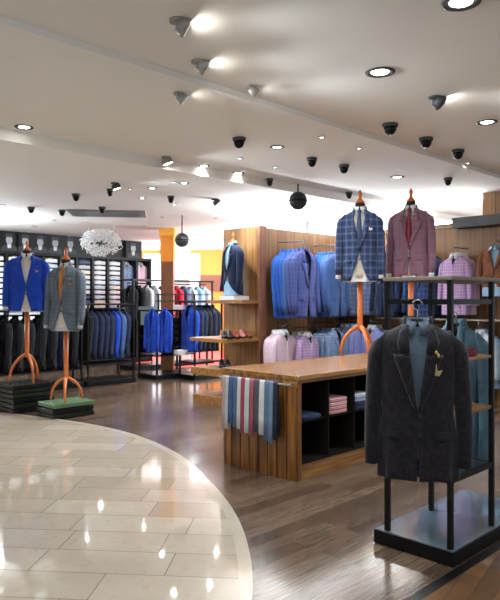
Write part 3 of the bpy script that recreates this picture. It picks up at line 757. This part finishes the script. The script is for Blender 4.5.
# portrait panels
for i, px in enumerate((-8, 9, 25, 40, 55, 70, 133)):
    k = (px-250)/F; v = BV-.1; u = v*(1+k)/(1-k); x, y = W(u, v)
    e = thing('portrait_panel', 'black and white portrait panel, %s from the left above the shelving' % ORD[i] if i < 6 else 'black and white portrait panel at the right end above the shelving', 'picture', (x, y, 2.42), 45, 'portrait panels above the shirt shelving')
    MB().box(-.2, .2, -.01, .02, 0, .4).obj('panel', M_blackp, e)
    g1 = plain('print_grey', (150, 152, 156), .6); g2 = plain('print_dark', (46, 48, 52), .6); g3 = plain('print_light', (196, 198, 202), .6)
    def flat(pts, mat, nm, yy): MB().add([(a, yy, b) for a, b in pts], [tuple(range(len(pts)))]).obj(nm, mat, e)
    flat([(-.17, .01), (.17, .01), (.15, .10), (.07, .15), (-.07, .15), (-.15, .10)], g2, 'printed_shoulders', -.012)
    flat([(-.035, .08), (.035, .08), (.04, .2), (-.04, .2)], g3, 'printed_neck', -.0125)
    flat([(.07*math.cos(R(a)), .24+.09*math.sin(R(a))) for a in range(0, 360, 20)], g1, 'printed_face', -.013)
    flat([(-.11, .30), (.11, .30), (.075, .32), (.07, .375), (-.07, .375), (-.075, .32)], g2, 'printed_hat', -.0135)
# white filigree pendant
FY = 11.3; x, y = XY(101, FY); m = MB()
for i in range(330):
    a = random.random()*2*math.pi; q = random.random()**.42; cx, cz = .34*q*math.cos(a), .22*q*math.sin(a)
    cy = random.uniform(-.16, .16); r = random.uniform(.022, .055)
    mt = Matrix.Rotation(random.uniform(-.7, .8)+math.pi/2, 4, 'X') @ Matrix.Rotation(random.uniform(-.6, .6), 4, 'Y')
    span = random.uniform(200, 360)
    pts_ = [Vector((cx, cy, cz))+mt @ Vector((r*(1-.4*j/12)*math.cos(R(span*j/12)), r*(1-.4*j/12)*math.sin(R(span*j/12)), 0)) for j in range(13)]
    m.tube(pts_, .006, 5)
zc0 = zof(243, FY)
e = thing('filigree_pendant', 'white filigree pendant of curled loops hanging from the ceiling before the far shelving', 'pendant', (x, y, zc0), 10)
m.obj('loops', plain('white_gloss', (240, 240, 240), .4), e, True)
for q in (-.22, .22): MB().tube([(q, 0, 0), (q, 0, 2.85-zc0)], .004, 6).obj('cord', M_chrome, e)

# --- freestanding racks
def rack(label, X0, Y0, L, D, h, rail_z, shelf_z=(), drawers=None, group='black floor racks'):
    t = thing('clothes_rack', label, 'rack', (X0, Y0, 0), 45, group)   # origin: near right corner looking along u
    MB().box(-L, 0, 0, D, 0, .09).obj('base', M_black, t, bevel=.004)
    for a in (-L+.03, -.03):
        for b in (.03, D-.03): MB().box(a-.015, a+.015, b-.015, b+.015, .09, h).obj('post', M_black, t)
    MB().box(-L, 0, 0, D, h, h+.03).obj('top_shelf', M_black, t)
    for z in shelf_z: MB().box(-L+.02, -.02, .02, D-.02, z, z+.025).obj('shelf', M_black, t)
    MB().tube([(-L+.03, D/2, rail_z), (-.03, D/2, rail_z)], .012, 8).obj('rail', M_black, t, True)
    if drawers:
        a, b, z0, z1, n = drawers
        for k in range(n):
            hh = (z1-z0)/n
            MB().box(a, b, .02, D-.06, z0+k*hh+.006, z0+(k+1)*hh-.006).obj('drawer', M_blackp, t, bevel=.003); dr = t.children[-1]; MB().box((a+b)/2-.06, (a+b)/2+.06, 0, .02, z0+k*hh+hh*.6, z0+k*hh+hh*.6+.012).obj('handle', M_darkgrey, dr)
    return t
def rail_row(X0, Y0, L, D, zh, mats, where, sc=(1, 1, 1.1), a0=.1, kd=.7, kind='jacket', rz=-45):
    n = len(mats)
    for i, mk in enumerate(mats):
        a = -L+a0+(L-2*a0)*i/max(1, n-1)
        x = X0+a*S2-D/2*S2; y = Y0+a*S2+D/2*S2
        lab = '%s %s, %s from left, %s' % (NM[mk], kind, ORD[i], where)
        if kind == 'jacket': jacket(lab, FB[mk], (x, y, zh), rz+random.uniform(-4, 4), kd=kd, scale=sc, group='garments on the '+where, seed=1)
        else: shirt(lab, FB[mk], (x, y, zh), rz, kd=kd, scale=sc, group='garments on the '+where, sleeves=True, infl=0)
# rack right of the grey dress form
x, y = XY(136, 11.3)
rack('black clothes rack of navy jackets right of the grey dress form', x, y, .97, .55, 1.36, 1.30, (.36,))
rail_row(x, y, .97, .55, .44, ['black', 'navy', 'navy', 'navy', 'navy', 'royal', 'steel', 'navy'], 'rack right of the grey dress form')
# rack behind the two left dress forms
x, y = XY(84, 10.6)
rack('black clothes rack of dark jackets behind the left dress forms', x, y, 2.3, .55, 1.26, 1.2, (.3,))
rail_row(x, y, 2.3, .55, .34, ['blue', 'azure', 'blue', 'blue', 'navy', 'black', 'black', 'black', 'black', 'black', 'navy', 'black'], 'rack behind the left dress forms')
# middle rack
x, y = XY(197, 12.2)
rack('black middle rack with drawers between the orange column and shelf unit', x, y, .95, .6, 1.24, 1.15, (.42,), (-.78, -.12, .5, 1.12, 5))
MR = thing('low_garment_frame', 'thin black frame rising above the middle rack', 'frame', (x, y, 0), 45)
for a in (-.9, -.5, -.05): MB().box(a-.012, a+.012, .0, .024, 1.27, 1.56).obj('post', M_black, MR)
for z in (1.42, 1.54): MB().box(-.95, .35, 0, .02, z, z+.022).obj('bar', M_black, MR)
for i, (px, mk) in enumerate(((152, 'royal'), (165, 'royal'))):
    X, Y = XY(px, 11.6); jacket('royal blue jacket, %s of two at the end of the middle rack' % ('left', 'right')[i], FB[mk], (X, Y, .5), -20, kd=.6, scale=(.62, .8, 1.02), group='royal blue jackets on the middle rack', seed=1)
X, Y = XY(181, 11.7)
o = folded('gift_box', 'white box lying low on the middle rack', M_white, (X+Y)*S2, (Y-X)*S2, .45, w=.25, d=.2, h=.09, cat='box')
o = folded('gift_box', 'white flat box on top of the middle rack', M_white, (X+Y)*S2+.1, (Y-X)*S2+.1, 1.271, w=.28, d=.2, h=.09, cat='box')
# dark row right of the middle rack
x, y = XY(224, 12.0)
rack('black clothes rack of navy jackets behind the wooden shelf unit', x, y, .72, .48, 1.40, 1.33, (.3,))
rail_row(x, y, .72, .48, .5, ['royal', 'navy', 'navy', 'black', 'navy', 'black'], 'rack behind the wooden shelf unit')
# back rack of tops
x, y = XY(214, 14.6)
rack('black clothes rack of light and crimson tops at the far back', x, y, 2.2, .5, 1.85, 1.8, ())
rail_row(x, y, 2.2, .5, 1.02, ['black', 'black', 'ltgrey', 'ltgrey', 'red', 'red', 'red', 'slate', 'ltgrey', 'sky', 'ltgrey'], 'far back rack', sc=(.95, 1, .95))
# grey mirror screen between racks
X, Y = XY(146, 12.8)
e = thing('sign_panel', 'grey rectangular panel on legs between the two left racks', 'panel', (X, Y, 0), 0)
MB().box(-.15, .15, -.01, .01, .95, 1.32).obj('panel', plain('grey_green_panel', (112, 126, 128), .4), e); 
for s in (-.12, .12): MB().box(s-.01, s+.01, -.01, .01, 0, .95).obj('leg', M_black, e)
# green-grey low light box behind
X, Y = XY(128, 14.1)

# ------------------------------------------------------------------ ceiling fittings
def zc(X, Y):
    v = (Y-X)*S2
    return 3.0 if v < 3.42 else (2.955 if v < 5.48 else 2.85)
def ceil_pt(px, py):
    for z in (3.0, 2.955, 2.85):
        Y = F*(z-H)/(300-py); X = (px-250)/F*Y
        if abs(zc(X, Y)-z) < .001: return X, Y, z
    return X, Y, zc(X, Y)
dl = None; sl = None; dm = None
def where_c(px, py):
    a = 'left' if px < 170 else ('middle' if px < 330 else 'right'); b = 'front' if py < 110 else ('mid' if py < 160 else 'far'); return a, b
CNT = {}
def clabel(base, px, py):
    return base
down = [(380, 72, 1.15, 'large recessed downlight alone in the right front ceiling'), (461, 2, 1.15, 'recessed downlight at the top edge of the ceiling'), (487, 122, 1, 'recessed downlight at the right edge of the ceiling'),
        (24, 139, .9, 'lit recessed downlight near the left edge of the ceiling'), (277, 147, .8, 'recessed downlight nearest the ceiling step in the middle'), (204, 175, .7, 'small recessed downlight left of centre, nearer of two aligned'),
        (238, 182, .9, 'bright recessed downlight left of the hanging globe speaker'), (152, 188, .7, 'dim recessed downlight over the filigree sculpture'), (184, 183, .7, 'dark rimmed recessed downlight above the orange column'),
        (142, 198, .6, 'small recessed downlight, farthest over the left racks'), (397, 177, 1.0, 'recessed downlight above the mauve dress form'), (322, 137, .35, 'tiny bright ceiling lamp in the middle of the right ceiling'),
        (359, 148, .35, 'tiny bright ceiling lamp left of the dark dome row'), (240, 158, .35, 'tiny bright ceiling lamp just below the black spotlight'), (174, 182, .35, 'tiny bright ceiling lamp left of the dark rimmed downlight'),
        (130, 189, .35, 'tiny bright ceiling lamp over the far left racks'), (275, 167, .35, 'tiny bright ceiling lamp between globe speaker and front ceiling'), (468, 163, .35, 'tiny bright ceiling lamp at the right behind the domes'),
        (2, 205, .5, 'tiny bright ceiling lamp at the far left edge'), (34, 226, .5, 'tiny bright ceiling lamp nearest the portrait panels')]
spots_lit = []
for px, py, s, lab in down:
    X, Y, z = ceil_pt(px, py)
    t = thing('downlight', lab, 'ceiling light', (X, Y, z), 0, 'ceiling lights')
    r = .088*s
    MB().lathe([(r, 0), (r, -.006), (r*.86, -.010), (r*.66, -.006), (r*.60, .0)], 28).obj('trim_ring', M_chrome if s < .5 else M_darkgrey, t, True)
    MB().lathe([(r*.60, -.001), (r*.56, -.004), (.001, -.0045)], 24).obj('lens', M_lamp, t)
    spots_lit.append((X, Y, z, s))
M_spark = plain('intense_lamp_glow', (255, 252, 246), emit=350)
for i, (px, py) in enumerate(((35, 236), (54, 220), (69, 236), (87, 222), (101, 233), (131, 213), (144, 226), (162, 217), (174, 204), (210, 207), (216, 218))):
    X, Y, z = ceil_pt(px, py)
    t = thing('downlight', 'tiny intense far ceiling lamp, %s from the left of the far left cluster' % ORD[i], 'ceiling light', (X, Y, z), 0, 'ceiling lights')
    MB().lathe([(.04, 0), (.04, -.006), (.03, -.008), (.026, 0)], 16).obj('trim_ring', M_chrome, t, True)
    MB().lathe([(.026, -.001), (.001, -.004)], 12).obj('lens', M_spark, t)
def spotlight(px, py, s, lab, rz, tilt, lit, mat):
    X, Y, z = ceil_pt(px, py)
    t = thing('spotlight', lab, 'spotlight', (X, Y, z), rz, 'ceiling spotlights'); 
    MB().lathe([(.05*s, 0), (.05*s, -.012), (.045*s, -.014)], 20).obj('mount', mat, t, True)
    h = MB().lathe([(.03*s, 0), (.05*s, -.01), (.055*s, -.035), (.062*s, -.065), (.058*s, -.065), (.05*s, -.055)], 20).obj('housing', mat, t, True)
    h.location = (0, 0, -.012); h.rotation_euler = (0, R(tilt), 0)
    l = MB().lathe([(.05*s, -.058), (.001, -.06)], 16).obj('lens', M_lamps if lit else plain('dim_lens', (120, 120, 120), .3), h)
    return X, Y, z
M_silver = plain('satin_silver', (160, 158, 154), .35, metal=.4)
SP = [(178, 20, 1, 'silver ceiling spotlight nearest the top left, aimed right', -60, M_silver), (198, 61, .9, 'bright silver spotlight just above the first ceiling step', -60, M_silver), (178, 93, .7, 'small bright spotlight below the first ceiling step', -50, M_silver),
      (250, 86, .6, 'small bright spotlight on the edge of the first ceiling step', -50, M_silver), (435, 97, 1, 'dark spotlight in the right front ceiling with glow', -60, M_darkgrey), (166, 167, 1, 'bright spotlight on the left ceiling behind the second step', -20, M_silver),
      (115, 183, 1, 'dark funnel spotlight in the far left ceiling', -20, M_darkgrey), (215, 199, 1, 'dark spotlight left of the wooden shelf unit top', -40, M_darkgrey)]
sp_lit = []
for px, py, s, lab, tl, mt in SP:
    X, Y, z = spotlight(px, py, s, lab, 15, tl, True, mt); sp_lit.append((X, Y, z))
def dome(px, py, s, lab):
    X, Y, z = ceil_pt(px, py); s *= .82; t = thing('ceiling_dome', lab, 'ceiling dome', (X, Y, z), 0, 'dark domes on the ceiling')
    MB().lathe([(.085*s, 0), (.085*s, -.02), (.078*s, -.03)], 24).obj('mount', M_darkgrey, t, True)
    MB().lathe([(.07*s, -.03), (.066*s, -.055), (.05*s, -.08), (.025*s, -.093), (.001, -.096)], 24).obj('dome', M_black, t, True)
for px, py, s, lab in ((239, 138, .9, 'dark dome in the middle of the ceiling'), (390, 124, 1, 'dark dome, leftmost of the right front trio'), (426, 138, .95, 'dark dome, middle of the right front trio'), (458, 150, .9, 'dark dome, rightmost of the right front trio'),
                      (312, 158, .8, 'dark dome above the left table dress form, left of two'), (344, 165, .85, 'dark dome above the left table dress form, right of two'), (448, 178, .75, 'dark dome behind the right trio'), (76, 194, .8, 'dark dome above the filigree sculpture, left side'),
                      (31, 207, .8, 'dark dome over the royal blue jacket'), (62, 210, .8, 'dark dome over the grey jacket'), (102, 207, .8, 'dark dome beside the ceiling air vent'), (171, 196, .7, 'dark dome over the orange column'), (110, 189, .6, 'dark dome nearest the funnel spotlight'),
                      (270, 187, .6, 'small dark dome beside the globe speaker'), (349, 192, .7, 'small dark dome just above the left table finial')):
    dome(px, py, s, lab)
# air vent
X, Y, z = ceil_pt(108, 213); t = thing('air_vent', 'wide grey slatted air vent in the far left ceiling', 'vent', (X, Y, z), 8)
MB().box(-.6, .6, -.35, .35, -.02, 0).obj('frame', plain('vent_grey', (140, 142, 142), .5), t)
for k in range(6): MB().box(-.55, .55, -.3+k*.11, -.26+k*.11, -.03, -.02).obj('slat', M_chrome, t)
# globe speakers
def globe(px, py, Y, r, lab):
    X = (px-250)/F*Y; z = zof(py, Y); c = zc(X, Y)
    t = thing('globe_speaker', lab, 'speaker', (X, Y, z), 0)
    MB().lathe([(max(.001, r*math.sin(R(a))), -r*math.cos(R(a))) for a in range(0, 181, 12)], 24).obj('grille', plain('speaker_mesh', (34, 38, 42), .6, var=.5, sc=160), t, True)
    MB().lathe([(r*1.01, -.012), (r*1.03, 0), (r*1.01, .012)], 24).obj('band', M_black, t, True)
    MB().tube([(0, 0, r*.9), (0, 0, c-z)], .01, 8).obj('stem', M_black, t, True)
globe(298, 201, 8.3, .12, 'black globe speaker hanging above the panelled wall')
globe(182, 240, 10.6, .115, 'black globe speaker hanging in front of the orange column')

# ------------------------------------------------------------------ light
def light(name, typ, loc, energy, col=(.88, .96, 1), **kw):
    d = bpy.data.lights.new(name, typ); d.energy = energy; d.color = col
    rot = kw.pop('rot', (0, 0, 0))
    for k, v in kw.items(): setattr(d, k, v)
    o = bpy.data.objects.new(name, d); C.objects.link(o); o.location = loc; o.rotation_euler = rot; return o
for X, Y, z, s in spots_lit:
    light('downlight_beam', 'SPOT', (X, Y, z-.02), 60*max(.35, s), spot_size=R(130), spot_blend=.9, shadow_soft_size=.06)
for X, Y, z in sp_lit:
    light('spotlight_beam', 'SPOT', (X+.05, Y, z-.14), 45, spot_size=R(120), spot_blend=.8, shadow_soft_size=.05, rot=(0, R(-55), 0))
# added ceiling beams without fittings, mostly out of frame, brightening the shop
for X, Y in ((-2.5, 2.5), (.5, 1.5), (3, 2.0), (-4, 5), (-6, 8), (5, 6), (3.2, 6.2), (7.0, 4.5), (-1, 10), (-5.5, 11.5), (-3, 9.2), (1.2, 8.4)):
    light('downlight_beam', 'SPOT', (X, Y, zc(X, Y)-.03), 95, spot_size=R(135), spot_blend=.9, shadow_soft_size=.08)
# added glow tubes and uplights hidden behind wall tops, brightening the ceiling
for (u0, v0, u1, v1), z in (((AU+.1, AV+.2, BU, AV+.2), 2.42), ((BU+.3, 1.4, BU+.3, AV), 2.62)):
    x0, y0 = W(u0, v0); x1, y1 = W(u1, v1)
    o = MB().tube([(x0, y0, z), (x1, y1, z)], .02, 8).obj('cove_tube', M_cove, None, True); tag(o, 'added unseen glow tube on top of the %s wood wall' % ('left' if z < 2.5 else 'right'), 'added light tube', 'added glow tubes behind the wood walls')
    L = math.hypot(x1-x0, y1-y0)
    light('cove_glow', 'AREA', ((x0+x1)/2, (y0+y1)/2, z+.06), 170, (.92, .97, 1), shape='RECTANGLE', size=L, size_y=.12, rot=(R(180), 0, math.atan2(y1-y0, x1-x0)))
for X, Y in ((3, 12.5), (6.5, 12), (-1.5, 16), (-4, 16.5), (3, 16), (-8, 12), (0.2, 13.2), (-4.6, 10.6)):  # added point lights without fittings, brightening the far end of the shop
    light('far_lamp', 'POINT', (X, Y, 2.35), 170, (.88, .95, 1), shadow_soft_size=.3)
w = bpy.data.worlds.new('World'); bpy.context.scene.world = w; w.use_nodes = True
w.node_tree.nodes['Background'].inputs[0].default_value = (.84, .94, 1, 1); w.node_tree.nodes['Background'].inputs[1].default_value = .8

# ------------------------------------------------------------------ camera
cam = bpy.data.cameras.new('camera'); co = bpy.data.objects.new('camera', cam); C.objects.link(co)
cam.sensor_fit = 'HORIZONTAL'; cam.sensor_width = 36; cam.lens = 36*F/500; cam.clip_end = 100
co.location = (0, 0, H); co.rotation_euler = (R(90), 0, 0)
bpy.context.scene.camera = co
vs_ = bpy.context.scene.view_settings
vs_.view_transform = 'Standard'; vs_.look = 'None'; vs_.exposure = 0.25; vs_.gamma = 1
